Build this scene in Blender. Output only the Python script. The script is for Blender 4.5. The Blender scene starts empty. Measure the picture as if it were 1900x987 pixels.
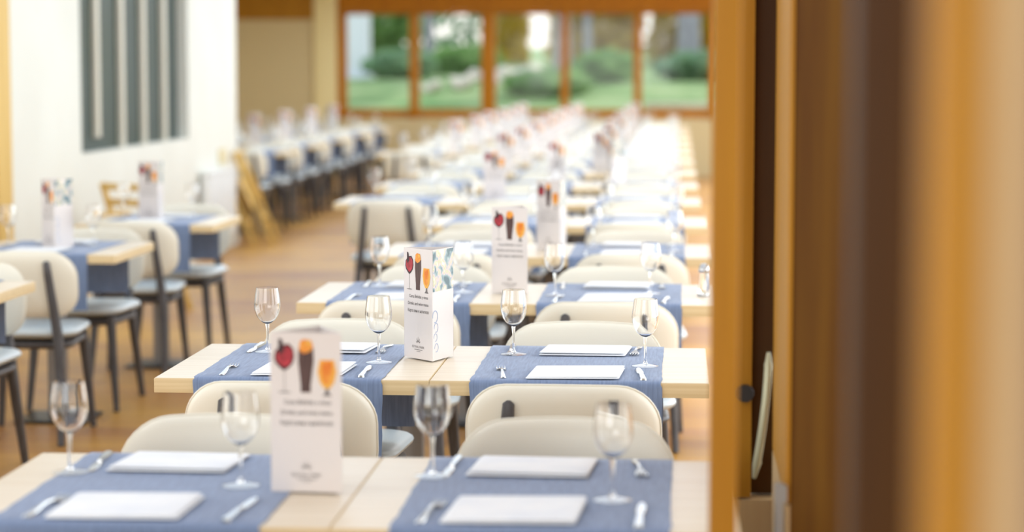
import bpy, math, random
from mathutils import Vector, Matrix
random.seed(7)
C = bpy.context.scene.collection
S = bpy.context.scene
PI = math.pi

# ------------------------------------------------------------------ camera
# the dining room runs along +Y; floor z = 0; camera near X = 0, Y = 0
F = 4150.0
pitch = math.atan((987/2-121)/F)
yaw = math.atan((1257-950)/F*math.cos(pitch))
cd = bpy.data.cameras.new('camera'); cam = bpy.data.objects.new('camera', cd); C.objects.link(cam)
cam.location = (0, 0, 1.54)
cam.rotation_euler = (PI/2-pitch, 0, yaw)
cd.sensor_width = 36; cd.lens = 36*F/1900
cd.clip_start = .05; cd.clip_end = 300
cd.dof.use_dof = True; cd.dof.focus_distance = 5.85; cd.dof.aperture_fstop = 2.0
S.camera = cam
S.view_settings.view_transform = 'Standard'; S.view_settings.look = 'None'
S.view_settings.gamma = 1; S.view_settings.use_curve_mapping = False
S.view_settings.exposure = -0.27
S.cycles.max_bounces = 10; S.cycles.diffuse_bounces = 4; S.cycles.glossy_bounces = 4
S.cycles.transmission_bounces = 8; S.cycles.transparent_max_bounces = 24
S.cycles.use_denoising = True
S.cycles.sample_clamp_indirect = 25
S.cycles.caustics_refractive = False; S.cycles.caustics_reflective = False

# ------------------------------------------------------------------ world, sun, large lights
W = bpy.data.worlds.new('sky'); S.world = W; W.use_nodes = True
wn = W.node_tree.nodes; wl = W.node_tree.links
bg = wn['Background']; bg.inputs[1].default_value = 1.9
geo = wn.new('ShaderNodeNewGeometry'); sx = wn.new('ShaderNodeSeparateXYZ'); cr = wn.new('ShaderNodeValToRGB')
wl.new(geo.outputs['Incoming'], sx.inputs[0])
mu = wn.new('ShaderNodeMath'); mu.operation = 'MULTIPLY_ADD'; mu.inputs[1].default_value = -.5; mu.inputs[2].default_value = .5
wl.new(sx.outputs[2], mu.inputs[0]); wl.new(mu.outputs[0], cr.inputs[0]); wl.new(cr.outputs[0], bg.inputs[0])
cr.color_ramp.elements[0].position = .45; cr.color_ramp.elements[0].color = (.55, .5, .4, 1)
cr.color_ramp.elements[1].position = .52; cr.color_ramp.elements[1].color = (1, .98, .93, 1)
e = cr.color_ramp.elements.new(.9); e.color = (.62, .78, 1, 1)

sd = bpy.data.lights.new('sun', 'SUN'); sd.energy = 3.3; sd.angle = math.radians(1.5); sd.color = (1, .96, .9)
so = bpy.data.objects.new('sun', sd); C.objects.link(so)
so.rotation_euler = Vector((-.45, -.75, -.62)).to_track_quat('-Z', 'Y').to_euler()

def area(name, loc, target, sx_, sy_, power, col):
    d = bpy.data.lights.new(name, 'AREA'); d.shape = 'RECTANGLE'; d.size = sx_; d.size_y = sy_; d.energy = power; d.color = col
    o = bpy.data.objects.new(name, d); C.objects.link(o); o.location = loc
    o.rotation_euler = (Vector(target)-Vector(loc)).to_track_quat('-Z', 'Y').to_euler()
    return o
area('ceiling_fill_near', (-1.2, 5.5, 2.62), (-1.2, 5.5, 0), 4.5, 7, 112, (.52, .75, 1))  # unseen overhead fill under the closed ceiling; no skylight is built
area('ceiling_fill_middle', (-1.4, 14, 2.62), (-1.4, 14, 0), 4.5, 9, 210, (.6, .79, 1))  # same unseen overhead fill, over the middle rows
area('ceiling_fill_far', (-1.8, 24, 2.62), (-1.8, 24, 0), 6, 11, 440, (.72, .85, 1))  # same unseen overhead fill, over the far rows
area('front_fill', (-2.2, -1.5, 1.9), (-1.2, 8, .8), 4, 1.8, 85, (.98, .99, 1))  # added fill from behind the camera, no window modelled there
area('terrace_side_fill', (2.4, 16, 1.5), (-3, 16, .6), 24, 1.8, 540, (.84, .93, 1))  # added fill from the right, also for highlights on the glasses
area('left_side_fill', (-3.6, 6, 1.5), (0, 7, .7), 6, 1.6, 58, (.94, .98, 1))  # added fill from the left, hung inside the room out of view

# ------------------------------------------------------------------ materials
def mat(name, col, rough=.6, metal=0, spec=.5, **kw):
    m = bpy.data.materials.new(name); m.use_nodes = True
    b = m.node_tree.nodes['Principled BSDF']
    b.inputs['Base Color'].default_value = (*col, 1); b.inputs['Roughness'].default_value = rough
    b.inputs['Metallic'].default_value = metal; b.inputs['Specular IOR Level'].default_value = spec
    for k, v in kw.items(): b.inputs[k.replace('_', ' ')].default_value = v
    return m
def srgb(r, g, b):
    f = lambda c: ((c/255+.055)/1.055)**2.4 if c > 10 else c/255/12.92
    return (f(r), f(g), f(b))
def vary(m, col2, scale=(1, 1, 1), nscale=5, lo=.35, hi=.65, detail=4, bump=0, coord='Object', kind='noise'):
    nt = m.node_tree; b = nt.nodes['Principled BSDF']
    tc = nt.nodes.new('ShaderNodeTexCoord'); mp = nt.nodes.new('ShaderNodeMapping'); mp.inputs['Scale'].default_value = scale
    if kind == 'voronoi':
        n = nt.nodes.new('ShaderNodeTexVoronoi'); out = n.outputs['Distance']
    else:
        n = nt.nodes.new('ShaderNodeTexNoise'); n.inputs['Detail'].default_value = detail; out = n.outputs[0]
    n.inputs['Scale'].default_value = nscale
    r = nt.nodes.new('ShaderNodeValToRGB')
    r.color_ramp.elements[0].position = lo; r.color_ramp.elements[1].position = hi
    r.color_ramp.elements[0].color = b.inputs['Base Color'].default_value[:]
    r.color_ramp.elements[1].color = (*col2, 1)
    L = nt.links; L.new(tc.outputs[coord], mp.inputs[0]); L.new(mp.outputs[0], n.inputs['Vector']); L.new(out, r.inputs[0]); L.new(r.outputs[0], b.inputs['Base Color'])
    if bump:
        bp = nt.nodes.new('ShaderNodeBump'); bp.inputs['Strength'].default_value = bump; bp.inputs['Distance'].default_value = .002
        L.new(out, bp.inputs['Height']); L.new(bp.outputs[0], b.inputs['Normal'])
    return m
M = {}
M['top'] = vary(mat('birch_laminate', srgb(232, 218, 196), .35), srgb(222, 205, 180), (.6, 9, 9), 4)
M['edge'] = vary(mat('birch_edge', srgb(226, 202, 158), .45), srgb(214, 187, 140), (.6, 9, 40), 4)
M['runner'] = vary(mat('slate_blue_cloth', srgb(124, 141, 173), .85, Sheen_Weight=.2), srgb(108, 124, 154), (30, 2, 2), 6, bump=.4)
M['runner_dark'] = M['runner']
M['napkin'] = vary(mat('white_napkin', srgb(240, 240, 240), .9), srgb(230, 232, 236), (1, 1, 1), 9, bump=.3)
M['leather'] = mat('beige_leather', srgb(230, 224, 207), .36, spec=.5)
M['seat'] = mat('pale_leather_seat', srgb(200, 210, 214), .3, spec=.6)
M['legs'] = vary(mat('charcoal_wood', srgb(84, 82, 84), .45), srgb(70, 66, 66), (20, 20, 2), 4)
M['steel'] = mat('steel', (.5, .5, .5), .14, 1)
M['grey_metal'] = mat('grey_metal', srgb(150, 150, 150), .35, .6)
M['dark_metal'] = mat('dark_metal', srgb(62, 62, 64), .4, .5)
M['card'] = mat('white_card', srgb(226, 217, 212), .45)
M['ink'] = mat('dark_ink', srgb(70, 62, 62), .6)
M['ink_grey'] = mat('grey_ink', srgb(120, 112, 110), .6)
M['p_red'] = vary(mat('red_print', srgb(120, 14, 26), .5), srgb(200, 48, 62), (1, 1, 1), 60)
M['p_dark'] = mat('dark_red_print', srgb(50, 14, 22), .5)
M['p_cola'] = vary(mat('cola_print', srgb(52, 26, 22), .5), srgb(96, 66, 60), (80, 1, 8), 2)
M['p_orange'] = vary(mat('orange_print', srgb(226, 120, 20), .5), srgb(240, 165, 60), (1, 1, 1), 40)
M['p_amber'] = mat('amber_print', srgb(236, 176, 70), .5)
M['p_blue'] = mat('pale_blue_print', srgb(150, 168, 200), .5)
M['photo'] = vary(mat('photo_print', srgb(74, 104, 112), .4), srgb(236, 226, 222), (1, 1, 1), 26, .38, .62, 2)
cr_ = [n for n in M['photo'].node_tree.nodes if n.type == 'VALTORGB'][0].color_ramp
for p_, c_ in ((.46, (150, 172, 174)), (.50, (212, 190, 192)), (.55, (196, 196, 150))):
    e = cr_.elements.new(p_); e.color = (*srgb(*c_), 1)
M['wall'] = vary(mat('white_wall', srgb(226, 224, 213), .7), srgb(221, 218, 206), (1, 1, 1), 1.5)
M['beige_wall'] = mat('beige_panel', srgb(214, 196, 150), .7)
M['cream'] = mat('cream_paint', srgb(244, 228, 170), .6)
M['ceil'] = mat('ceiling_paint', srgb(236, 232, 222), .8)
M['greenglass'] = vary(mat('dark_green_glass', srgb(40, 54, 40), .4, spec=.25), srgb(50, 64, 62), (1, .5, 1), 1)
M['fin'] = mat('fin_paint', srgb(214, 206, 188), .5)
M['greige'] = mat('greige_plaster', srgb(168, 146, 122), .8)
M['radiator'] = mat('white_enamel', srgb(240, 240, 238), .4)
def wood(name, a, b, rough=.55):
    return vary(mat(name, srgb(*a), rough, spec=.25), srgb(*b), (9, 9, .5), 3, .3, .7, 6)
M['honey'] = wood('honey_pine', (182, 130, 36), (164, 112, 26))
M['brown'] = wood('brown_shaded_wood', (112, 76, 14), (94, 58, 8))  # brown tone holds the shade of the door's camera-facing side
M['dark'] = wood('dark_shade_wood', (78, 48, 6), (66, 38, 4))  # dark brown, standing in for shade on the near post
M['frame'] = wood('amber_window_wood', (190, 122, 10), (170, 104, 8))
M['lightwood'] = wood('pale_beech', (222, 186, 112), (206, 168, 92))
M['kick'] = wood('limed_wood', (196, 168, 124), (182, 152, 110))
M['handle'] = mat('brushed_pull', srgb(190, 190, 160), .4, .3)
M['lever'] = mat('white_plastic', srgb(225, 225, 235), .35)
M['black'] = mat('black_plastic', srgb(28, 22, 20), .5)
# glass
g = mat('clear_glass', (1, 1, 1), .025); gb = g.node_tree.nodes['Principled BSDF']
gb.inputs['Transmission Weight'].default_value = 1; gb.inputs['IOR'].default_value = 1.48; M['glass'] = g
pg = bpy.data.materials.new('window_pane'); pg.use_nodes = True; nt = pg.node_tree; nt.nodes.clear()
o_ = nt.nodes.new('ShaderNodeOutputMaterial'); mx = nt.nodes.new('ShaderNodeMixShader'); tr = nt.nodes.new('ShaderNodeBsdfTransparent'); gl = nt.nodes.new('ShaderNodeBsdfGlossy'); gl.inputs['Roughness'].default_value = .02
fr = nt.nodes.new('ShaderNodeFresnel'); fr.inputs[0].default_value = 1.3
nt.links.new(fr.outputs[0], mx.inputs[0]); nt.links.new(tr.outputs[0], mx.inputs[1]); nt.links.new(gl.outputs[0], mx.inputs[2]); nt.links.new(mx.outputs[0], o_.inputs[0]); M['pane'] = pg
# thin blown glass: part refracting solid glass, part clear film with a fresnel sheen, so it lets light through
def thin(name, t):
    m = bpy.data.materials.new(name); m.use_nodes = True; nt = m.node_tree; b = nt.nodes['Principled BSDF']; out = nt.nodes['Material Output']
    b.inputs['Base Color'].default_value = (1, 1, 1, 1); b.inputs['Roughness'].default_value = .025; b.inputs['Transmission Weight'].default_value = 1; b.inputs['IOR'].default_value = 1.48
    tr = nt.nodes.new('ShaderNodeBsdfTransparent'); gl = nt.nodes.new('ShaderNodeBsdfGlossy'); gl.inputs['Roughness'].default_value = .03
    fr = nt.nodes.new('ShaderNodeLayerWeight'); fr.inputs[0].default_value = .18; m1 = nt.nodes.new('ShaderNodeMixShader'); m2 = nt.nodes.new('ShaderNodeMixShader'); m2.inputs[0].default_value = t
    L = nt.links; L.new(fr.outputs['Facing'], m1.inputs[0]); L.new(tr.outputs[0], m1.inputs[1]); L.new(gl.outputs[0], m1.inputs[2])
    L.new(b.outputs[0], m2.inputs[1]); L.new(m1.outputs[0], m2.inputs[2]); L.new(m2.outputs[0], out.inputs[0]); return m
M['foot'] = thin('foot_glass', 1.0)
# parquet floor
fm = mat('parquet', srgb(196, 150, 96), .38, spec=.35); nt = fm.node_tree; b = nt.nodes['Principled BSDF']
tc = nt.nodes.new('ShaderNodeTexCoord'); mp = nt.nodes.new('ShaderNodeMapping'); br = nt.nodes.new('ShaderNodeTexBrick')
mp.inputs['Rotation'].default_value = (0, 0, .0)
br.inputs['Scale'].default_value = 1; br.inputs['Brick Width'].default_value = .62; br.inputs['Row Height'].default_value = .16; br.inputs['Mortar Size'].default_value = .004
br.inputs['Color1'].default_value = (*srgb(204, 152, 66), 1); br.inputs['Color2'].default_value = (*srgb(150, 98, 56), 1); br.inputs['Mortar'].default_value = (*srgb(96, 66, 44), 1)
no = nt.nodes.new('ShaderNodeTexNoise'); no.inputs['Scale'].default_value = .9; no.inputs['Detail'].default_value = 3
r = nt.nodes.new('ShaderNodeValToRGB'); r.color_ramp.elements[0].position = .35; r.color_ramp.elements[1].position = .65
r.color_ramp.elements[0].color = (*srgb(160, 106, 66), 1); r.color_ramp.elements[1].color = (*srgb(214, 164, 72), 1)
mi = nt.nodes.new('ShaderNodeMixRGB'); mi.inputs[0].default_value = .5
L = nt.links; L.new(tc.outputs['Object'], mp.inputs[0]); L.new(mp.outputs[0], br.inputs[0]); L.new(mp.outputs[0], no.inputs['Vector']); L.new(no.outputs[0], r.inputs[0])
L.new(br.outputs[0], mi.inputs[1]); L.new(r.outputs[0], mi.inputs[2]); L.new(mi.outputs[0], b.inputs['Base Color']); M['floor'] = fm
# outdoors
M['grass'] = vary(mat('lawn', srgb(96, 136, 66), .9), srgb(150, 168, 110), (1, 1, 1), .9)
def leafmat(n, a, b2):
    m = vary(mat(n, srgb(*a), .5), srgb(*b2), (1, 1, 1), 1.2)
    nt = m.node_tree; bs = nt.nodes['Principled BSDF']; out = nt.nodes['Material Output']
    t = nt.nodes.new('ShaderNodeBsdfTranslucent'); mx = nt.nodes.new('ShaderNodeMixShader'); mx.inputs[0].default_value = .55
    src = bs.inputs['Base Color'].links[0].from_socket
    nt.links.new(src, t.inputs[0]); nt.links.new(bs.outputs[0], mx.inputs[1]); nt.links.new(t.outputs[0], mx.inputs[2]); nt.links.new(mx.outputs[0], out.inputs[0])
    return m
M['leaf_green'] = leafmat('green_leaves', (112, 160, 84), (160, 196, 120))
M['leaf_olive'] = leafmat('olive_leaves', (196, 170, 30), (214, 188, 60))
M['leaf_teal'] = leafmat('blue_green_leaves', (120, 160, 124), (156, 188, 144))
M['bark'] = vary(mat('pale_bark', srgb(160, 160, 168), .8), srgb(140, 138, 148), (4, 4, 1), 3)
M['pillar'] = mat('white_pillar_paint', srgb(226, 232, 240), .6)
M['stone'] = vary(mat('pale_stone', srgb(226, 214, 196), .8), srgb(200, 190, 170), (1, 1, 1), 3)

# ------------------------------------------------------------------ mesh helpers
class MB:
    def __init__(s): s.v = []; s.f = []; s.m = []
    def add(s, vs, fs, mi=0):
        k = len(s.v); s.v += [tuple(v) for v in vs]; s.f += [tuple(i+k for i in f) for f in fs]; s.m += [mi]*len(fs); return s
    def box(s, x0, x1, y0, y1, z0, z1, mi=0):
        return s.add([(x0,y0,z0),(x1,y0,z0),(x1,y1,z0),(x0,y1,z0),(x0,y0,z1),(x1,y0,z1),(x1,y1,z1),(x0,y1,z1)],
                     [(0,3,2,1),(4,5,6,7),(0,1,5,4),(1,2,6,5),(2,3,7,6),(3,0,4,7)], mi)
    def bar(s, pts, sizes, n=12, p=4., mi=0, up=(0, 1, 0)):
        """rounded-square tube along pts; sizes = (half w, half d) per point"""
        pts = [Vector(q) for q in pts]; vs = []; N = len(pts)
        for i, q in enumerate(pts):
            t = (pts[min(i+1, N-1)]-pts[max(i-1, 0)]).normalized()
            u = Vector(up); a = u.cross(t)
            if a.length < 1e-4: a = Vector((1, 0, 0)).cross(t)
            a.normalize(); b_ = t.cross(a)
            w, d = sizes[i] if isinstance(sizes[i], tuple) else (sizes[i], sizes[i])
            for k in range(n):
                th = 2*PI*(k+.5)/n; c, s_ = math.cos(th), math.sin(th)
                rr = (abs(c)**p+abs(s_)**p)**(-1/p)
                vs.append(q+a*(w*c*rr)+b_*(d*s_*rr))
        fs = [(i*n+k, i*n+(k+1) % n, (i+1)*n+(k+1) % n, (i+1)*n+k) for i in range(N-1) for k in range(n)]
        fs += [tuple(range(n-1, -1, -1)), tuple(range((N-1)*n, N*n))]
        return s.add(vs, fs, mi)
    def lathe(s, prof, n=32, mi=0, closed=False, c=(0, 0)):
        vs = []; N = len(prof)
        for r_, z in prof:
            for k in range(n):
                a = 2*PI*k/n; vs.append((c[0]+r_*math.cos(a), c[1]+r_*math.sin(a), z))
        J = N if closed else N-1
        fs = [(i*n+k, i*n+(k+1) % n, ((i+1) % N)*n+(k+1) % n, ((i+1) % N)*n+k) for i in range(J) for k in range(n)]
        if not closed: fs += [tuple(range(n-1, -1, -1)), tuple(range((N-1)*n, N*n))]
        return s.add(vs, fs, mi)
    def pillow(s, outline, fn, T, mi=0, rings=(0, .35, .65, .85, .94, .985, 1)):
        """outline: 2-D points; fn(a, b, t) -> 3-D; t is the offset across the thickness"""
        n = len(outline); cx = sum(p[0] for p in outline)/n; cy = sum(p[1] for p in outline)/n
        vs = []; fs = []
        def ring(r_, sg):
            t = sg*T/2*max(0, 1-r_**7)**.5 if r_ < 1 else 0
            return [fn(cx+(x-cx)*r_, cy+(y-cy)*r_, t) for x, y in outline]
        R = rings[1:-1]
        vs.append(fn(cx, cy, T/2)); base = {}
        for sg in (1, -1):
            if sg == -1: base['c'] = len(vs); vs.append(fn(cx, cy, -T/2))
            for r_ in R: base[(sg, r_)] = len(vs); vs += ring(r_, sg)
        ob = len(vs); vs += ring(1, 1)
        for sg in (1, -1):
            c0 = 0 if sg == 1 else base['c']; seq = [base[(sg, r_)] for r_ in R]+[ob]
            for k in range(n):
                f = (c0, seq[0]+k, seq[0]+(k+1) % n); fs.append(f if sg == 1 else f[::-1])
                for i in range(len(seq)-1):
                    f = (seq[i]+k, seq[i+1]+k, seq[i+1]+(k+1) % n, seq[i]+(k+1) % n); fs.append(f if sg == 1 else f[::-1])
        return s.add(vs, fs, mi)
    def mesh(s, name, mats, smooth=True, fix=True, bevel=0):
        me = bpy.data.meshes.new(name); me.from_pydata(s.v, [], s.f)
        for m in (mats if isinstance(mats, (list, tuple)) else [mats]): me.materials.append(m)
        for p, i in zip(me.polygons, s.m): p.material_index = i
        if fix or bevel:
            import bmesh
            bm = bmesh.new(); bm.from_mesh(me)
            if fix: bmesh.ops.recalc_face_normals(bm, faces=bm.faces)
            if bevel: bmesh.ops.bevel(bm, geom=bm.edges[:], offset=bevel, segments=2, affect='EDGES', profile=.7)
            bm.to_mesh(me); bm.free()
        if smooth:
            me.polygons.foreach_set('use_smooth', [True]*len(me.polygons))
            me.set_sharp_from_angle(angle=math.radians(38))
        me.update(); return me
def link(name, me, parent=None, loc=(0, 0, 0), rz=0):
    o = bpy.data.objects.new(name, me); C.objects.link(o); o.location = loc; o.rotation_euler = (0, 0, rz)
    if parent: o.parent = parent
    return o
def struct(name, mb, m, parent=None, bevel=0):
    o = link(name, mb.mesh(name, m, bevel=bevel), parent)
    if not parent: o['kind'] = 'structure'
    return o
def empty(name, loc=(0, 0, 0), rz=0):
    o = bpy.data.objects.new(name, None); C.objects.link(o); o.location = loc; o.rotation_euler = (0, 0, rz); o.empty_display_size = .1
    return o
def tag(o, label, cat, group=None):
    o['label'] = label; o['category'] = cat
    if group: o['group'] = group
    return o
def copy_tree(o, parent=None):
    c = o.copy(); C.objects.link(c)
    for k in ('label', 'category', 'group'):
        if k in c.keys() and parent is None: del c[k]
    if parent: c.parent = parent
    for ch in KIDS.get(o.name, []): copy_tree(ch, c)
    return c
KIDS = {}
def index(o):
    KIDS[o.name] = [x for x in C.objects if x.parent == o]
    for x in KIDS[o.name]: index(x)
used = set()
def place(proto, loc, rz, label, cat, group=None):
    if proto.name not in used: used.add(proto.name); o = proto
    else: o = copy_tree(proto)
    o.location = loc; o.rotation_euler = (0, 0, rz); tag(o, label, cat, group); return o
def rrect(w, h, r_, n=7, cx=0, cy=0, crown=0, taper=0):
    pts = []
    for qx, qy, a0 in ((1, 1, 0), (-1, 1, 90), (-1, -1, 180), (1, -1, 270)):
        for i in range(n):
            a = math.radians(a0+90*i/(n-1)); x = qx*(w/2-r_)+r_*math.cos(a); y = qy*(h/2-r_)+r_*math.sin(a)
            pts.append((x, y))
        if crown and (qx, qy) == (1, 1):
            for t in (.6, .2, -.2, -.6): pts.append((t*(w/2-r_), h/2))
    out = []
    for x, y in pts:
        if crown and y > 0: y += crown*(1-(x/(w/2))**2)*(y/(h/2))
        if taper: x *= 1-taper*(y/(h/2))
        out.append((x+cx, y+cy))
    return out

# ================================================================== room shell
struct('floor', MB().box(-9, 6, -4, 31.3, -.1, 0), M['floor'])
struct('ceiling', MB().box(-6.6, 3.2, .2, 12.5, 2.7, 2.8).box(-6.6, 1.7, 12.5, 31.2, 2.7, 2.8), M['ceil'])  # right-hand overhang is added to keep the sun off the tables
# left wall with a tall slotted window, x = -3.8
w = MB(); X0, X1 = -3.98, -3.8
w.box(X0, X1, 12.4, 14.09, 0, 2.7); w.box(X0, X1, 17.24, 19.15, 0, 2.7); w.box(X0, X1, 14.09, 17.24, 0, .972); w.box(X0, X1, 14.09, 17.24, 2.45, 2.7)
struct('wall_left', w, M['wall'])
wd = empty('window_1'); wd['kind'] = 'structure'
link('glass_pane', MB().box(-3.9, -3.885, 14.09, 17.24, .972, 2.45).mesh('slot_pane', M['greenglass']), wd)
for y0, z0 in ((14.66, 1.06), (15.33, .972), (15.97, .972), (16.62, .972)):
    link('mullion', MB().box(-3.884, -3.850, y0+.02, y0+.115, z0, 2.45).mesh('mullion', M['fin'], bevel=.006), wd)
struct('trim_1', MB().box(-3.99, -3.74, 12.12, 12.39, 0, 2.7), M['lightwood'], bevel=.008)
w = MB(); w.box(-4.45, -4.3, -2.0, 12.1, 0, .9); w.box(-4.45, -4.3, -2.0, 12.1, 2.3, 2.8)
for y0 in (-2.0, 1.4, 4.8, 8.2, 11.6): w.box(-4.45, -4.3, y0, y0+.5, .9, 2.3)
struct('wall_left_near', w, M['wall'])
struct('baseboard_left', MB().box(-3.8, -3.785, 12.4, 19.15, 0, .09), M['wall'])
# rear side wall beyond the white wall and far wall
struct('wall_rear_left', MB().box(-6.6, -6.45, 19.15, 31.2, 0, 2.7), M['beige_wall'])
struct('wall_return', MB().box(-6.6, -3.99, 19.0, 19.15, 0, 2.7), M['wall'])
w = MB(); w.box(-6.45, -5.04, 30.95, 31.2, 0, 2.17)
struct('wall_back', w, M['beige_wall'])
struct('trim_2', MB().box(-6.45, -5.04, 30.93, 31.2, 2.175, 2.7), M['honey'])
struct('trim_3', MB().box(-5.035, -4.72, 30.9, 31.2, 0, 2.7), M['cream'], bevel=.01)
struct('wall_low', MB().box(-4.7, .9, 31.0, 31.2, 0, .8), M['beige_wall'])
# window wall: beam, sill and posts, each bay a window
struct('trim_4', MB().box(-4.71, .9, 30.95, 31.2, 2.29, 2.7), M['frame'])
xs = [(-4.72, -4.60), (-3.71, -3.59), (-2.71, -2.52), (-1.61, -1.50), (-.60, -.49), (.44, .56)]
for i in range(5):
    wd = empty(f'window_{i+2}'); wd['kind'] = 'structure'
    a, b_ = xs[i][1], xs[i+1][0]
    fr_ = MB().box(a-.0, b_, 31.02, 31.14, .81, .93).box(a, b_, 31.02, 31.14, 2.24, 2.285)
    link('window_frame', fr_.mesh('window_frame', M['frame']), wd)
    link('glass_pane', MB().box(a, b_, 31.075, 31.083, .935, 2.235).mesh('bay_pane', M['pane']), wd)
for i, (a, b_) in enumerate(xs):
    struct(f'trim_{i+5}', MB().box(a, b_-.0015, 30.97, 31.18, .805, 2.285), M['frame'], bevel=.006)
# glazed right side: slender posts between room and terrace (well past the doorway)
for i, y in enumerate((9, 14.5, 20, 25.5)):
    struct(f'trim_{i+11}', MB().box(.55, .67, y, y+.14, 0, 2.7), M['frame'], bevel=.006)

# doorway assembly on the right
d1 = empty('door_1', (0, 0, 0)); d1['kind'] = 'structure'
link('stile', MB().box(.0525, .094, 3.36, 3.44, .02, 2.7).mesh('slim_stile', M['honey'], bevel=.006), d1)
d2 = empty('door_2', (0, 0, 0)); d2['kind'] = 'structure'
link('stile', MB().box(.117, .162, 4.74, 4.80, .62, 2.7).mesh('door_stile', M['honey'], bevel=.003), d2)
link('recess_stile', MB().box(.1625, .235, 4.79, 4.85, .62, 2.7).mesh('recess_stile', M['dark'], bevel=.003), d2)
link('kick_panel', MB().box(.117, .235, 4.74, 4.84, .02, .615).mesh('kick_panel', M['kick'], bevel=.003), d2)
pts = [(.198-.0*i, 4.70, .936-.0268*i) for i in range(11)]
pts = [(.196-.028*(i/10)**1.6, 4.715-.018*math.sin(PI*i/10), .936-.0268*i) for i in range(11)]
h_ = MB().bar(pts, [(.004, .006)]+[(.0085, .011)]*9+[(.004, .006)], p=2.5)
hd = link('pull_handle', h_.mesh('pull_handle', M['handle']), d2)
link('mounting_lug', MB().bar([(.195, 4.71, .90), (.195, 4.79, .90)], [.006, .006], p=2).bar([(.178, 4.71, .70), (.178, 4.79, .70)], [.006, .006], p=2).mesh('lug', M['handle']), hd)
link('lock', MB().bar([(.148, 4.725, .845), (.148, 4.742, .845)], [.018, .02], p=2, up=(0, 0, 1)).mesh('lock', M['black']), d2)
d3 = empty('door_3', (0, 0, 0)); d3['kind'] = 'structure'
st = MB(); st.box(.2065, .46, 4.10, 4.86, .62, 2.7)
link('stile', MB().box(.205, .2125, 4.10, 4.70, .735, 2.7).mesh('edge_stile', M['honey'], bevel=.001), d3)
link('door_panel', MB().box(.213, .52, 4.11, 4.70, .02, 2.7).mesh('door_panel', M['brown'], bevel=.004), d3)
link('lower_edge', MB().box(.205, .2125, 4.10, 4.70, .02, .73).mesh('lower_edge', M['kick'], bevel=.001), d3)
rod = link('locking_rod', MB().bar([(.1915, 4.085, .25), (.1915, 4.085, .775)], [(.0085, .005)]*2).mesh('locking_rod', M['grey_metal']), d3)
lv = MB().bar([(.19, 4.06, .672), (.165, 4.045, .676), (.148, 4.04, .673), (.139, 4.04, .660), (.139, 4.04, .646), (.149, 4.04, .640)], [(.006, .008)]*3+[(.008, .009)]*2+[(.005, .006)], p=2)
link('lever', lv.mesh('lever', M['lever']), rod)
link('bracket', MB().box(.183, .206, 4.08, 4.10, .30, .33).box(.183, .206, 4.08, 4.10, .74, .77).mesh('bracket', M['grey_metal']), rod)
struct('trim_20', MB().box(.156, .228, 1.98, 2.06, 0, 2.7), M['dark'], bevel=.01)  # added dark post, imitates shade deepening across the door panel
struct('trim_21', MB().box(.1355, .1605, 1.18, 1.26, 0, 2.7), M['honey'], bevel=.008)
struct('trim_22', MB().box(.161, .1835, 1.17, 1.26, 0, 2.7), M['kick'], bevel=.006)
struct('wall_right', MB().box(.184, .30, 1.19, 1.26, 0, 2.7), M['greige'])

# ================================================================== chair
def make_chair():
    root = empty('dining_chair')
    def cushion(a, b_, t): return (a, b_, .452+t-.006*(1-(a/.24)**2))
    s_ = MB().pillow(rrect(.44, .43, .10, taper=.06), cushion, .055)
    link('seat', s_.mesh('seat', M['seat']), root)
    fr_ = MB().pillow(rrect(.40, .38, .08, taper=.05), lambda a, b_, t: (a, b_-.004, .398+t), .048, rings=(0, .5, .9, .97, .99, .999, 1))
    link('seat_frame', fr_.mesh('seat_frame', M['legs']), root)
    def bk(a, b_, t):
        lean = -.215-(b_-.5)*.12
        return (a, lean+1.05*a*a-t, b_)
    b2 = MB().pillow(rrect(.465, .262, .098, n=9, cy=.646, crown=.010), bk, .040)
    back = link('backrest', b2.mesh('backrest', M['leather']), root)
    # piping seam round the backrest
    ol = rrect(.466, .263, .0985, n=9, cy=.646, crown=.010)
    vs = [Vector(bk(x, z, 0)) for x, z in ol]; N = len(vs); mb = MB(); n = 6; pv = []
    for i, q in enumerate(vs):
        t = (vs[(i+1) % N]-vs[i-1]).normalized(); a = t.cross(Vector((0, 1, 0))).normalized(); c = t.cross(a)
        for k in range(n): th = 2*PI*k/n; pv.append(q+a*(.0032*math.cos(th))+c*(.0032*math.sin(th)))
    mb.add(pv, [(i*n+k, i*n+(k+1) % n, ((i+1) % N)*n+(k+1) % n, ((i+1) % N)*n+k) for i in range(N) for k in range(n)])
    link('piping', mb.mesh('piping', M['leather']), back)
    for sg in (-1, 1):
        link('rear_leg', MB().bar([(sg*.185, -.30, 0), (sg*.172, -.238, .25), (sg*.160, -.212, .42), (sg*.143, -.222, .56), (sg*.128, -.244, .70), (sg*.125, -.252, .742), (sg*.1245, -.253, .75)],
             [(.014, .017), (.019, .024), (.021, .027), (.018, .019), (.016, .013), (.014, .010), (.005, .004)], p=3).mesh('rear_leg', M['legs']), root)
        link('front_leg', MB().bar([(sg*.20, .205, 0), (sg*.168, .165, .425)], [(.013, .013), (.022, .022)], p=3).mesh('front_leg', M['legs']), root)
    index(root); return root
chair = make_chair()

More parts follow.
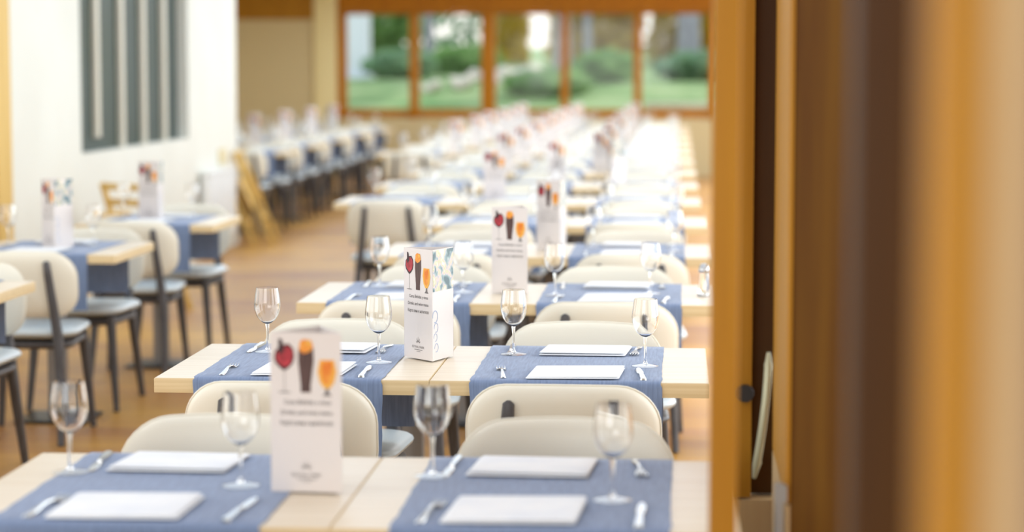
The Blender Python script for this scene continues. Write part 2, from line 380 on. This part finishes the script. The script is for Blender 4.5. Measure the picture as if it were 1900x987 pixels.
# ================================================================== table, pairs side by side
TW, TD = .703, .70
def make_table():
    root = empty('dining_table')
    t = MB().box(-TW/2+.0006, TW/2-.0006, 0, TD, .712, .7485)
    top = link('tabletop', t.mesh('tabletop', M['edge'], bevel=.0012), root)
    link('laminate_surface', MB().box(-TW/2+.003, TW/2-.003, .0025, TD-.0025, .7483, .75).mesh('laminate_surface', M['top'], bevel=.0006), top)
    link('support_bar', MB().box(-.028, .028, .08, TD-.08, .69, .7118).box(-.26, .26, TD/2-.028, TD/2+.028, .69, .7118).mesh('support_bar', M['dark_metal'], bevel=.002), root)
    link('pedestal_column', MB().bar([(0, TD/2, .014), (0, TD/2, .6895)], [.038, .038], p=8).mesh('pedestal_column', M['grey_metal']), root)
    link('base_plate', MB().pillow(rrect(.33, .33, .03), lambda a, b_, t: (a, b_+TD/2, .0075+t), .013, rings=(0, .5, .9, .98, .99, .996, 1)).mesh('base_plate', M['dark_metal']), root)
    index(root); return root
table = make_table()
# runner: hangs over the near and the far edge
def make_runner(w=.48, hang=.235):
    path = []; e = .0035; z = .7515
    for t in (0, .2, .4, .6, .8, .95): path.append((-e-.004*(1-t), z-hang+hang*t*.99))
    path += [(-e+.001, z-.006), (.001, z-.0015), (.006, z)]
    n = 14
    for i in range(1, n): path.append((.006+(TD-.012)*i/n, z))
    path += [(TD-.006, z), (TD-.001, z-.0015), (TD+e-.001, z-.006)]
    for t in (.95, .8, .6, .4, .2, 0): path.append((TD+e+.004*(1-t), z-hang+hang*t*.99))
    mb = MB(); nx = 20; vs = []
    rnd = random.Random(3)
    edge = [rnd.uniform(-.0025, .0025) for _ in path]; edge2 = [rnd.uniform(-.0025, .0025) for _ in path]
    for layer in (0, 1):
        for j, (y, zz) in enumerate(path):
            for i in range(nx+1):
                u = i/nx; x = -w/2+w*u+(edge[j] if i == 0 else 0)+(edge2[j] if i == nx else 0)
                hangf = max(0, (.745-zz)/hang); wv = .004*hangf*(math.sin(u*17)+.5*math.sin(u*31+1))
                sgn = -1 if y < TD/2 else 1
                th = .0016*layer
                if zz > .7500: vs.append((x, y, zz+th+.0004*math.sin(y*40+u*6)*(1 if layer else 0)))
                else: vs.append((x, y+sgn*(th+abs(wv)), zz+.0*layer))
    R = len(path); K = nx+1; off = R*K; fs = []
    for j in range(R-1):
        for i in range(nx):
            a = j*K+i; fs.append((a, a+1, a+K+1, a+K)); fs.append((off+a+K, off+a+K+1, off+a+1, off+a))
    for j in range(R-1):
        a = j*K; fs.append((a, a+K, off+a+K, off+a)); a = j*K+nx; fs.append((a+K, a, off+a, off+a+K))
    for i in range(nx):
        fs.append((i+1, i, off+i, off+i+1)); a = (R-1)*K+i; fs.append((a, a+1, off+a+1, off+a))
    mb.add(vs, fs); o = link('table_runner', mb.mesh('table_runner', M['runner'])); index(o); return o
runner = make_runner()
# napkin: folded cloth, three soft leaves
def make_napkin(seed, w=.235, d=.205):
    rnd = random.Random(seed); mb = MB()
    ph = rnd.uniform(0, 6)
    sk = rnd.uniform(.02, .07); arch = rnd.choice((0, .004, .007))
    for k in range(2):
        dx = rnd.uniform(-.004, .004); dy = rnd.uniform(-.003, .003); ww = w-.005*k; dd = d-.010*k
        def fn(a, b_, t, k=k, dx=dx, dy=dy):
            u = a/(w/2); v = b_/(d/2)
            puff = .0045*max(0, u-.55)**1.2*(1 if k else .3)+.0030*max(0, v)**2*k
            wv = .0016*math.sin(a*26+ph)*abs(v)+.0012*math.sin(b_*40+ph*2)
            return (a+dx+b_*sk+.003*math.sin(v*3+ph)*abs(u), b_+dy+.006*math.sin(a*13+ph)+.0035*math.sin(a*34+ph), arch*(1-u*u)*max(0, v+.3)**2+.0036+.0026*k+t+puff+max(0, wv)*(.3+.7*k))
        mb.pillow(rrect(ww, dd, .006, n=4), fn, .0060, rings=(0, .25, .5, .7, .85, .94, .985, 1))
    o = link('folded_napkin', mb.mesh('folded_napkin', M['napkin'])); index(o); return o
napkins = [make_napkin(i) for i in range(4)]
# wine glass
def make_glass():
    root = empty('wine_glass')
    outer = [(.0045, .078), (.012, .081), (.022, .089), (.030, .101), (.0348, .116), (.0360, .128), (.0352, .142), (.0330, .158), (.0300, .1775)]
    inner = [(r_-.0012, z) for r_, z in outer[::-1]]
    inner = [(.0294, .1779)]+[(r_-.0011, z+.0002) for r_, z in outer[::-1][1:-1]]+[(.0028, .0802)]
    prof = [(.0001, .0775)]+outer+inner+[(.0001, .0798)]
    link('bowl', MB().lathe(prof, 40, closed=True).mesh('bowl', M['glass']), root)
    link('stem', MB().lathe([(.0001, .0773), (.0050, .0773), (.0044, .070), (.0036, .055), (.0036, .025), (.0050, .011), (.0070, .0072), (.0001, .0070)], 24).mesh('stem', M['glass']), root)
    link('foot', MB().lathe([(.0001, .0002), (.034, .0002), (.0352, .0012), (.034, .0022), (.02, .004), (.009, .0066), (.0001, .0068)], 40).mesh('foot', M['foot']), root)
    index(root); return root
glass = make_glass()
# cutlery
def strip(mb, pts, th=.0016):
    """pts: (y, half width, z[, x])"""
    vs = []; n = len(pts)
    for p in pts:
        y, hw, z = p[:3]; x = p[3] if len(p) > 3 else 0
        vs += [(x-hw, y, z), (x+hw, y, z), (x+hw*.8, y, z+th), (x-hw*.8, y, z+th)]
    fs = []
    for i in range(n-1):
        for k in range(4): fs.append((i*4+k, i*4+(k+1) % 4, i*4+4+(k+1) % 4, i*4+4+k))
    fs += [(3, 2, 1, 0), tuple((n-1)*4+k for k in range(4))]; mb.add(vs, fs)
def make_fork():
    mb = MB()
    strip(mb, [(-.097, .003, .001), (-.094, .0075, .001), (-.06, .0062, .003), (-.01, .0036, .008), (.025, .0032, .008), (.036, .006, .006), (.044, .0115, .003), (.055, .0125, .0015)], .0022)
    for x in (-.0105, -.0035, .0035, .0105):
        strip(mb, [(.054, .0019, .0015, x), (.075, .0017, .0008, x), (.092, .0014, .003, x), (.097, .0006, .0045, x)], .0018)
    o = link('dinner_fork', mb.mesh('dinner_fork', M['steel'])); index(o); return o
def make_knife():
    root = empty('table_knife')
    a = MB(); strip(a, [(-.108, .004, 0), (-.104, .0085, 0), (-.06, .0078, 0), (-.01, .0062, .0004), (0, .005, .0006)], .0055)
    link('knife_handle', a.mesh('knife_handle', M['steel']), root)
    a = MB(); strip(a, [(.0005, .004, .0016), (.012, .0085, .0018), (.06, .0092, .0018), (.09, .0072, .0018), (.106, .002, .0018)], .0014)
    link('knife_blade', a.mesh('knife_blade', M['steel']), root); index(root); return root
fork = make_fork(); knife = make_knife()

# ================================================================== menu card (three-sided, open on top)
CW, CH = .134, .297
def poly(mb, pts, y, mi=0, th=.0003):
    n = len(pts); vs = [(x, y, z) for x, z in pts]+[(x, y-th, z) for x, z in pts]
    mb.add(vs, [tuple(range(n)), tuple(range(2*n-1, n-1, -1))]+[(i, (i+1) % n, n+(i+1) % n, n+i) for i in range(n)], mi)
def disc(cx, cz, rx, rz, n=20, f=None):
    return [(cx+rx*math.cos(2*PI*i/n), cz+rz*math.sin(2*PI*i/n)) for i in range(n)]
def text_mesh(lines, name, m):
    """lines: (string, size, width, x centre, z)  -> flat lettering a hair proud of the card"""
    import bmesh
    bm = bmesh.new()
    for s_, width, height, x, z in lines:
        cu = bpy.data.curves.new('t', 'FONT'); cu.body = s_; cu.align_x = 'CENTER'; cu.size = height; cu.resolution_u = 3
        ob = bpy.data.objects.new('t', cu); C.objects.link(ob)
        dg = bpy.context.evaluated_depsgraph_get(); dg.update(); me = bpy.data.meshes.new_from_object(ob.evaluated_get(dg))
        xsv = [v.co.x for v in me.vertices]; ww = max(xsv)-min(xsv); k = width/ww
        for v in me.vertices: v.co = Vector(((v.co.x)*k+x, -.0006, v.co.y+z))
        bm.from_mesh(me); C.objects.unlink(ob); bpy.data.objects.remove(ob)
    me = bpy.data.meshes.new(name); bm.to_mesh(me); bm.free()
    me.materials.clear(); me.materials.append(m)
    for p in me.polygons: p.material_index = 0
    return me
def make_card():
    root = empty('menu_card'); w2 = CW/2; ap = CW*.866; t = .0011
    def slab(p, q):
        p = Vector((*p, 0)); q = Vector((*q, 0)); d = (q-p).normalized(); nrm = Vector((-d.y, d.x, 0))
        vs = [p, q, q+nrm*t, p+nrm*t]; vs += [v+Vector((0, 0, CH)) for v in vs]
        return MB().add(vs, [(0,3,2,1),(4,5,6,7),(0,1,5,4),(1,2,6,5),(2,3,7,6),(3,0,4,7)])
    link('front_panel', slab((-w2, 0), (w2, 0)).mesh('front_panel', M['card'], smooth=False), root)
    link('side_panel', slab((w2, .0004), (0, ap)).mesh('side_panel', M['card'], smooth=False), root)
    link('side_panel', slab((0, ap), (-w2, .0004)).mesh('side_panel_b', M['card'], smooth=False), root)
    X = lambda u: -w2+CW*u
    mb = MB()
    bowl = [(X(.07), .262), (X(.055), .249), (X(.08), .239), (X(.14), .231), (X(.20), .226), (X(.26), .231), (X(.32), .240), (X(.345), .252), (X(.33), .266), (X(.27), .276), (X(.16), .274)]
    poly(mb, bowl, -.0003, 1)
    inn = [((x-X(.20))*.82+X(.205), (z-.252)*.82+.253) for x, z in bowl]; poly(mb, inn, -.0006, 0, .0002)
    poly(mb, [(X(.12), .286), (X(.17), .284), (X(.20), .262), (X(.12), .255)], -.0008, 1, .0002)
    poly(mb, [(X(.197), .226), (X(.203), .226), (X(.203), .187), (X(.197), .187)], -.0003, 2)
    poly(mb, disc(X(.20), .186, .013, .0012), -.0003, 2)
    link('red_drink_print', mb.mesh('red_drink_print', [M['p_red'], M['p_dark'], M['ink_grey']], smooth=False), root)
    mb = MB()
    poly(mb, [(X(.40), .268), (X(.395), .245), (X(.43), .20), (X(.43), .186), (X(.57), .186), (X(.57), .20), (X(.615), .245), (X(.61), .268)], -.0003, 0)
    poly(mb, [(X(.41), .264), (X(.42), .280), (X(.47), .285), (X(.58), .283), (X(.61), .27), (X(.56), .262), (X(.48), .258)], -.0006, 1, .0002)
    poly(mb, [(X(.50), .281), (X(.56), .284), (X(.59), .276), (X(.53), .272)], -.0009, 2, .0001)
    link('cola_print', mb.mesh('cola_print', [M['p_cola'], M['p_orange'], M['p_amber']], smooth=False), root)
    mb = MB()
    poly(mb, [(X(.70), .247), (X(.665), .225), (X(.70), .205), (X(.76), .194), (X(.84), .194), (X(.90), .205), (X(.935), .225), (X(.90), .247)], -.0003, 1)
    poly(mb, [(X(.73), .245), (X(.71), .225), (X(.74), .207), (X(.80), .199), (X(.86), .207), (X(.885), .225), (X(.87), .245)], -.0006, 0, .0002)
    poly(mb, [(X(.78), .194), (X(.82), .194), (X(.83), .185), (X(.87), .180), (X(.73), .180), (X(.77), .185)], -.0003, 2)
    link('beer_print', mb.mesh('beer_print', [M['p_orange'], M['p_amber'], M['ink_grey']], smooth=False), root)
    link('menu_text', text_mesh([('Carta Bebidas y vinos', .088, .0125, .003, .1640), ('Drinks and wine menu', .096, .0125, .001, .1445), ('Карта вин и напитков', .098, .0125, .001, .1250)], 'menu_text', M['ink']), root)
    em = text_mesh([('ESTIVAL PARK', .056, .0095, 0, .0290)], 'emblem', M['ink_grey'])
    link('emblem_text', em, root)
    mb = MB()
    for k, ln in ((-2, .5), (-1, .8), (0, 1), (1, .8), (2, .5)):
        a = math.radians(90-k*27); r0, r1 = .006, .007+.013*ln; c_, s_ = math.cos(a), math.sin(a); hw = .0013
        poly(mb, [(r0*c_-hw*s_, .040+r0*s_+hw*c_), (r0*c_+hw*s_, .040+r0*s_-hw*c_), (r1*c_, .040+r1*s_)], -.0003)
    poly(mb, [(-.018, .0255), (.020, .0255), (.020, .0240), (-.018, .0240)], -.0003)
    poly(mb, [(-.008, .0205), (.010, .0205), (.010, .0195), (-.008, .0195)], -.0003)
    link('sun_crest', mb.mesh('sun_crest', M['ink_grey'], smooth=False), root)
    # side panel: photograph on top, pale blue scroll below; built flat then turned onto the right-hand panel
    def turn(mb):
        a = math.radians(120); out = []
        for x, y, z in mb.v:
            # x runs 0..CW from the front edge to the apex, y < 0 is outwards
            out.append((w2+x*math.cos(a)-y*math.sin(a)*1, .0004+x*math.sin(a)+y*math.cos(a)*1, z))
        mb.v = out; return mb
    mb = MB(); poly(mb, [(.002, .185), (CW-.002, .185), (CW-.002, .295), (.002, .295)], -.0003)
    link('photo_print', turn(mb).mesh('photo_print', M['photo'], smooth=False), root)
    mb = MB()
    for cz, r_, cx in ((.118, .017, .016), (.088, .013, .022), (.062, .011, .018), (.034, .012, .024)):
        n = 18; outer = [(cx+r_*math.cos(math.radians(-110+i*300/n)), cz+r_*math.sin(math.radians(-110+i*300/n))) for i in range(n+1)]
        for i in range(n):
            p, q = outer[i], outer[i+1]; k = .86
            poly(mb, [p, q, (cx+(q[0]-cx)*k, cz+(q[1]-cz)*k), (cx+(p[0]-cx)*k, cz+(p[1]-cz)*k)], -.0003)
    link('scroll_print', turn(mb).mesh('scroll_print', M['p_blue'], smooth=False), root)
    index(root); return root
card = make_card()

# ================================================================== laying the tables
R = math.radians
GC, GT = 'padded dining chairs', 'pale wood dining tables'
ORD = ['first', 'second', 'third', 'fourth', 'fifth', 'sixth', 'seventh', 'eighth', 'ninth', 'tenth', 'eleventh', 'twelfth', 'thirteenth', 'fourteenth', 'fifteenth', 'sixteenth']
rnd = random.Random(11)
def jit(s): return rnd.uniform(-s, s)
def setting(cx, y0, where, far=False, glasses=None, n_off=(0, 0), naps=True, xtra=0, cut=True, z=.7535, chairs=(1, 1)):
    """one table whose near edge lies at y0 and whose centre is cx"""
    place(table, (cx, y0, 0), 0, f'pale wood dining table, {where}', 'table', GT)
    rx = cx-.008
    place(runner, (rx, y0, 0), 0, f'slate blue runner, {where}', 'table runner', 'slate blue table runners')
    if naps:
        for side, yy in (('near', y0+.118), ('far', y0+TD-.135)):
            nk = napkins[rnd.randrange(4)]
            place(nk, (rx+n_off[0]+jit(.006), yy+jit(.006), z), jit(.03)+(PI if side == 'far' else 0), f'folded white napkin, {side} side, {where}', 'napkin', 'folded white napkins')
    gl_ = glasses or [(cx-.17+jit(.01), y0+.49), (cx+.19+jit(.01), y0+.28)]
    if xtra: gl_ = gl_+[(cx-.14+jit(.02), y0+.24), (cx+.15+jit(.02), y0+.5)]
    nm = ['left', 'right', 'near left', 'far right']
    for k, (gx, gy) in enumerate(gl_):
        place(glass, (gx, gy, z), jit(3), f'empty wine glass, {nm[k]} side, {where}', 'wine glass', 'empty wine glasses')
    if cut:
        for side in ('near', 'far'):
            s_ = 1 if side == 'near' else -1; yy = y0+(.125 if side == 'near' else TD-.125); a = 0 if side == 'near' else PI
            place(fork, (rx-s_*.175+jit(.008), yy, z+.0003), a+jit(.12)-s_*0, f'steel fork by {side} napkin, {where}', 'fork', 'steel forks')
            place(knife, (rx+s_*.185+jit(.006), yy, z), a+jit(.08), f'steel knife by {side} napkin, {where}', 'knife', 'steel knives')
    if chairs[0]: place(chair, (cx+jit(.02)+(chairs[0] if chairs[0] != 1 else 0), y0-.055+jit(.02), 0), jit(.03), f'beige padded chair, near side, {where}', 'chair', GC)
    if chairs[1]: place(chair, (cx+jit(.02), y0+TD+.065+jit(.02), 0), PI+jit(.03), f'beige padded chair, far side, {where}', 'chair', GC)
# --- near block: rows of two joined tables
def pair(xl, y0, row, gl=None, cut=True, xtra=0, **k):
    for j, sidew in enumerate(('left', 'right')):
        setting(xl+TW*(j+.5), y0, f'{sidew} table, {ORD[row]} row from the front', glasses=gl[j] if gl else None, cut=cut, xtra=xtra, **k)
pair(-1.293, 3.745, 0, n_off=(-.028, 0), gl= [[(-1.169, 4.209), (-.812, 4.096)], [(-.464, 4.221), (-.112, 4.007)]])
pair(-1.321, 5.548, 1, n_off=(.026, 0), gl= [[(-1.121, 6.052), (-.786, 5.853)], [(-.441, 6.045), (-.079, 5.83)]])
pair(-1.268, 7.37, 2, n_off=(.02, 0), gl= [[(-1.056, 7.90), (-.737, 7.70)], [(-.414, 7.62), (-.088, 7.70)]])
pair(-1.25, 9.19, 3)
pair(-1.25, 10.98, 4, cut=False)
cards = [((-.679, 4.045), -4, 'standing on the frontmost table'), ((-.690, 5.935), -49, 'in sharp focus at the seam of the second row'),
         ((-.575, 7.69), -18, 'standing on the third row of tables'), ((-.545, 9.50), -38, 'standing on the fourth row of tables')]
for (x, y), a, w_ in cards:
    place(card, (x, y, .7535 if True else .75), R(a), f'three-sided white drinks menu card {w_}', 'menu card', 'three-sided menu cards')
# --- wide block behind
y = 12.72; row = 5
while y < 29:
    nt_ = 3 if y < 19 else 4
    for j in range(nt_):
        cx = .14-TW*(j+.5); nmn = ['rightmost', 'second from right', 'third from right', 'fourth from right'][j]
        setting(cx, y, f'{nmn} table, {ORD[row]} row', cut=False, xtra=1 if y > 17 else 0)
    cs = [(.14-TW*1.0, -25), (.14-TW*2.0, 14)]
    if row == 5: cs = [(-1.06, -2)]
    if row == 6: cs = [(-.44, -80), (-.78, 20)]
    if nt_ == 4: cs.append((.14-TW*3, 30))
    for k, (x, a) in enumerate(cs):
        place(card, (x+jit(.02), y+.31+jit(.03), .7535), R(a+jit(12)), f'white drinks menu card, {ORD[k]} from the right in the {ORD[row]} row of tables' if row > 6 or len(cs) == 1 else f'white drinks menu card on the {["right", "left"][k]} in the {ORD[row]} row of tables', 'menu card', 'three-sided menu cards')
    y += 1.76; row += 1
# --- left-hand column of single tables by the white wall
for k, (y, xr) in enumerate(((7.34, -2.35), (9.17, -2.34), (10.93, -2.29))):
    w_ = ['left column, nearest, cut by the frame', 'left column, middle, with a menu card', 'left column, farthest'][k]
    gl_ = [[(-3.0, 7.8), (-2.62, 7.62)], [(-2.93, 9.62), (-2.545, 9.60)], [(-2.86, 11.40), (-2.50, 11.42)]][k]
    setting(xr-TW/2, y, w_, glasses=gl_, cut=False, chairs=(1 if k else 1, 1))
place(card, (-2.713, 9.49, .7535), R(-50), 'white menu card standing on the left-hand table beside the wall', 'menu card', 'three-sided menu cards')
place(card, (-2.692, 11.25, .7535), R(-27), 'white menu card on the farther left-hand table, under the slotted window', 'menu card', 'three-sided menu cards')
# --- far left column, beyond the aisle
for k in range(5):
    y = 20.1+1.76*k
    for j in range(2):
        setting(-3.88-TW*j, y, f'far left block, {["aisle", "wall"][j]} side, {ORD[k]} row', cut=False, xtra=1)
    place(card, (-4.235, y+.44, .7535), R(-30+25*k), f'white menu card in the far left block, {ORD[k]} row back', 'menu card', 'three-sided menu cards')

# shaker on the third row
sh = empty('salt_shaker', (.097, 7.66, .75))
link('glass_body', MB().lathe([(.0001, 0), (.021, 0), (.0225, .004), (.0205, .04), (.0185, .083), (.0001, .083)], 32).mesh('shaker_body', M['glass']), sh)
link('steel_cap', MB().lathe([(.0195, .084), (.0205, .087), (.0205, .094), (.0175, .104), (.011, .112), (.0001, .115)], 32).mesh('shaker_cap', M['steel']), sh)
link('collar', MB().lathe([(.0208, .0005), (.0235, .0005), (.0240, .007), (.0232, .012), (.0222, .012)], 32, closed=True).mesh('shaker_collar', M['steel']), sh)
tag(sh, 'steel and glass pepper shaker at the right end of the third row', 'shaker')

# ================================================================== wooden high chairs, radiator, socket
def high_chair(loc, rz, label, s_=1, folded=False):
    root = empty('wooden_high_chair', loc, rz); root.scale = (s_, s_, s_)
    B = lambda name, a, b_, w_=.02, d=.013: link(name, MB().bar([a, b_], [(w_, d)]*2, p=6, n=12).mesh(name, M['lightwood']), root)
    for sg in (-1, 1):
        B('front_leg', (.26, sg*.23, 0), (-.07, sg*.2, .80)); B('rear_leg', (.10, sg*.235, 0) if folded else (-.26, sg*.235, 0), (-.17, sg*.225, .66) if folded else (.10, sg*.205, .62))
        B('armrest', *(((.0, sg*.2, .66), (.12, sg*.2, .40)) if folded else ((-.12, sg*.2, .60), (.16, sg*.2, .60))), .014, .014)
    link('seat', MB().pillow(rrect(.28, .36, .03), lambda a, b_, t: (.02+a*.42-t*.9, b_, .44-a*.9-t*.42) if folded else (a, b_, .42+t), .02).mesh('high_seat', M['lightwood']), root)
    for z, nm in ((.78, 'top_rail'), (.68, 'back_rail')):
        B(nm, (-.062+(.8-z)*.41, -.2, z), (-.062+(.8-z)*.41, .2, z), .022, .008)
    B('footrest', (.155, -.215, .24), (.155, .215, .24), .016, .01); B('cross_rail', (.02, -.22, .19) if folded else (-.14, -.22, .19), (.02, .22, .19) if folded else (-.14, .22, .19), .016, .01)
    tag(root, label, 'high chair', 'wooden high chairs by the left wall'); return root
high_chair((-3.71, 19.06, 0), R(4), 'folded pale wooden high chair leaning at the end of the white wall', folded=True)
high_chair((-3.40, 13.8, 0), R(58), 'wooden high chair behind the left menu card, against the white wall')
rt = empty('radiator', (-3.8, 17.55, 0))
mb = MB()
for k in range(18): mb.box(.03, .095, .06*k, .06*k+.045, .14, .66)
link('panel_fins', mb.mesh('radiator_fins', M['radiator'], bevel=.004), rt)
link('top_rail', MB().box(.025, .10, -.01, 1.07, .665, .69).mesh('radiator_top', M['radiator'], bevel=.004), rt)
link('wall_bracket', MB().box(.001, .029, .2, .24, .2, .6).box(.001, .029, .8, .84, .2, .6).mesh('radiator_bracket', M['radiator']), rt)
tag(rt, 'white ribbed radiator low on the white wall', 'radiator')
sk = link('wall_socket', MB().box(0, .012, -.13, .13, -.065, .065).mesh('wall_socket', M['beige_wall'], bevel=.004), None, (-3.799, 18.5, .78)); tag(sk, 'small beige plate on the white wall above the radiator', 'wall plate')

# ================================================================== garden behind the windows
def gz(y): 
    t = min(1, max(0, (y-32.5)/9)); t = t*t*(3-2*t); return 1.25*t+max(0, y-41.5)*.03
mb = MB(); nx, ny = 40, 40; vs = []
for j in range(ny+1):
    for i in range(nx+1):
        yy = 31.3+j*.95; xx = -20+i*1.0; vs.append((xx, yy, gz(yy)-.001+.05*math.sin(xx*1.3)*math.sin(yy*.9)*(1 if yy > 34 else 0)))
K = nx+1; mb.add(vs, [(j*K+i, j*K+i+1, (j+1)*K+i+1, (j+1)*K+i) for j in range(ny) for i in range(nx)])
go = link('ground', mb.mesh('ground', M['grass'])); go['kind'] = 'structure'
def leaves(n, c, rad, size, rr, shell=.55, boxy=False):
    mb = MB()
    for _ in range(n):
        while True:
            p = Vector((rr.uniform(-1, 1), rr.uniform(-1, 1), rr.uniform(-1, 1)))
            ln = (p.x**6+p.y**6+p.z**6)**(1/6) if boxy else p.length
            if shell < ln < 1: break
        wob = 1+.18*math.sin(p.x*7+c[0])*math.cos(p.z*6+c[1])
        q = Vector((c[0]+p.x*rad[0]*wob, c[1]+p.y*rad[1]*wob, c[2]+p.z*rad[2]*wob))
        a = Vector((rr.uniform(-1, 1), rr.uniform(-1, 1), rr.uniform(-1, 1))).normalized(); b_ = a.orthogonal().normalized(); s_ = size*rr.uniform(.6, 1.3)
        nn = a.cross(b_)*.18*s_
        mb.add([q-a*s_, q-b_*s_*.45+nn, q+a*s_, q+b_*s_*.45+nn], [(0, 1, 2, 3)])
    return mb
def bush(name, x, y, rad, m, n, label, size=.11, group='bushes in the garden'):
    rr = random.Random(int(x*31+y*17)); z0 = gz(y); root = empty(name, (x, y, z0))
    link('foliage', leaves(n, (0, 0, rad[2]*.85), rad, size, rr, .35, name == 'hedge_shrub').mesh('foliage', m, smooth=False, fix=False), root)
    mb = MB()
    for k in range(5):
        a = rr.uniform(0, 6.28); mb.bar([(0, 0, -.05), (math.cos(a)*rad[0]*.25, math.sin(a)*rad[1]*.25, rad[2]*.5), (math.cos(a)*rad[0]*.5, math.sin(a)*rad[1]*.5, rad[2]*1.1)], [.03, .02, .008], p=2, n=6)
    link('branches', mb.mesh('branches', M['bark']), root); tag(root, label, 'bush', group)
def tree(x, y, h, r_, crown, m, n, label, lean=0, size=.14):
    rr = random.Random(int(x*13+y*7)); z0 = gz(y); root = empty('garden_tree', (x, y, z0))
    mb = MB().bar([(0, 0, -.1), (lean*.3, 0, h*.3), (lean*.8, 0, h*.7), (lean, 0, h)], [r_*1.25, r_, r_*.85, r_*.6], p=2, n=14)
    for k in range(4):
        a = k*1.7; mb.bar([(lean*.8, 0, h*.66), (lean+math.cos(a)*crown[0]*.5, math.sin(a)*crown[1]*.5, h+crown[2]*.3)], [r_*.5, r_*.15], p=2, n=8)
    link('trunk', mb.mesh('trunk', M['bark']), root)
    link('crown', leaves(n, (lean, 0, h+crown[2]*.55), crown, size, rr, .3).mesh('crown', m, smooth=False, fix=False), root)
    tag(root, label, 'tree', 'garden trees')
# hedge line and shrubs (px -> x at the given depth was worked out from the photo)
bush('garden_bush', -5.35, 43, (.7, .6, .28), M['leaf_teal'], 2500, 'low blue-green bush behind the leftmost window bay')
bush('garden_bush', -4.3, 45, (.75, .6, .3), M['leaf_green'], 3000, 'green bush behind the second window bay from the left')
bush('garden_bush', -2.3, 39.3, (.75, .6, .2), M['leaf_green'], 3000, 'bright green bush behind the middle window bay')
bush('garden_bush', -1.35, 40.8, (.58, .6, .3), M['leaf_green'], 2500, 'rounded green bush behind the fourth window bay')
bush('garden_bush', .45, 42.0, (.9, .7, .28), M['leaf_teal'], 2500, 'low grey-green bush behind the rightmost window bay')
for k, (x, rx_, hh, m, n, sz) in enumerate(((-9.35, 1.15, 1.5, 'leaf_olive', 3600, .14), (-7.0, 1.15, 1.5, 'leaf_green', 3600, .14), (-5.02, .76, 1.4, 'leaf_teal', 150, .2), (-3.83, .38, 1.5, 'leaf_olive', 1500, .12), (-1.9, 1.1, 1.5, 'leaf_olive', 3600, .14), (.60, 1.30, 1.55, 'leaf_olive', 4000, .14), (4.1, 1.1, 1.5, 'leaf_olive', 3600, .14))):
    bush('hedge_shrub', x, 52, (rx_*.95, .8, hh*.8), M[m], n, f'tall shrub at the back of the garden, {ORD[k]} from the left', sz, 'tall shrubs at the back of the garden')
tree(-5.1, 46, 3.6, .10, (1.1, 1.1, 1.1), M['leaf_teal'], 2200, 'slim tree behind the second window bay')
tree(-2.24, 44, 4.2, .15, (.52, .6, .9), M['leaf_olive'], 2200, 'stout pale trunk right of the middle window bay')
tree(-1.86, 46.5, 4.0, .09, (.6, .6, .9), M['leaf_olive'], 2200, 'slender pale trunk at the left of the fourth window bay')
tree(.21, 44, 4.2, .21, (.8, .7, 1.0), M['leaf_olive'], 2200, 'thick pale trunk behind the rightmost window bay')
p_ = link('terrace_pillar', MB().bar([(0, 0, 0), (0, 0, .06), (0, 0, .06), (0, 0, 3.4)], [.32, .32, .24, .24], p=8, n=24).mesh('terrace_pillar', M['pillar']), None, (-6.3, 44, gz(44)-.05)); tag(p_, 'white square pillar outside the leftmost window bay', 'pillar')
rr = random.Random(5)
for k, (x, y, s_) in enumerate(((-2.85, 42.9, .34), (-3.3, 42.2, .3), (-3.75, 41.7, .24), (-2.75, 43.9, .2), (-3.35, 40.3, .24), (-3.85, 40.0, .28), (-4.35, 39.6, .2))):
    mb = MB(); prof = [(.001, -.35), (.7, -.3), (1, 0), (.85, .35), (.45, .6), (.001, .68)]
    mb.lathe([(a*s_, b_*s_) for a, b_ in prof], 10); mb.v = [(v[0]*(1+.25*math.sin(v[2]*9+k)), v[1]*(1+.2*math.sin(v[0]*11+k)), v[2]+.05*math.sin(v[0]*14+k)) for v in mb.v]
    o = link('boulder', mb.mesh('boulder', M['stone']), None, (x, y, gz(y)+.02)); tag(o, f'pale sunlit boulder in the garden, {ORD[k]} placed along the bank', 'rock', 'pale boulders on the garden bank')
gw = empty('garden_wall', (.3, 34, 0))
link('wall_body', MB().box(-.75, .9, -.12, .12, -.1, .90).mesh('garden_wall_body', M['stone'], bevel=.01), gw)
link('coping', MB().box(-.79, .94, -.16, .16, .901, .97).mesh('garden_wall_coping', M['stone'], bevel=.012), gw)
tag(gw, 'low pale stone wall outside the rightmost window bay', 'wall')
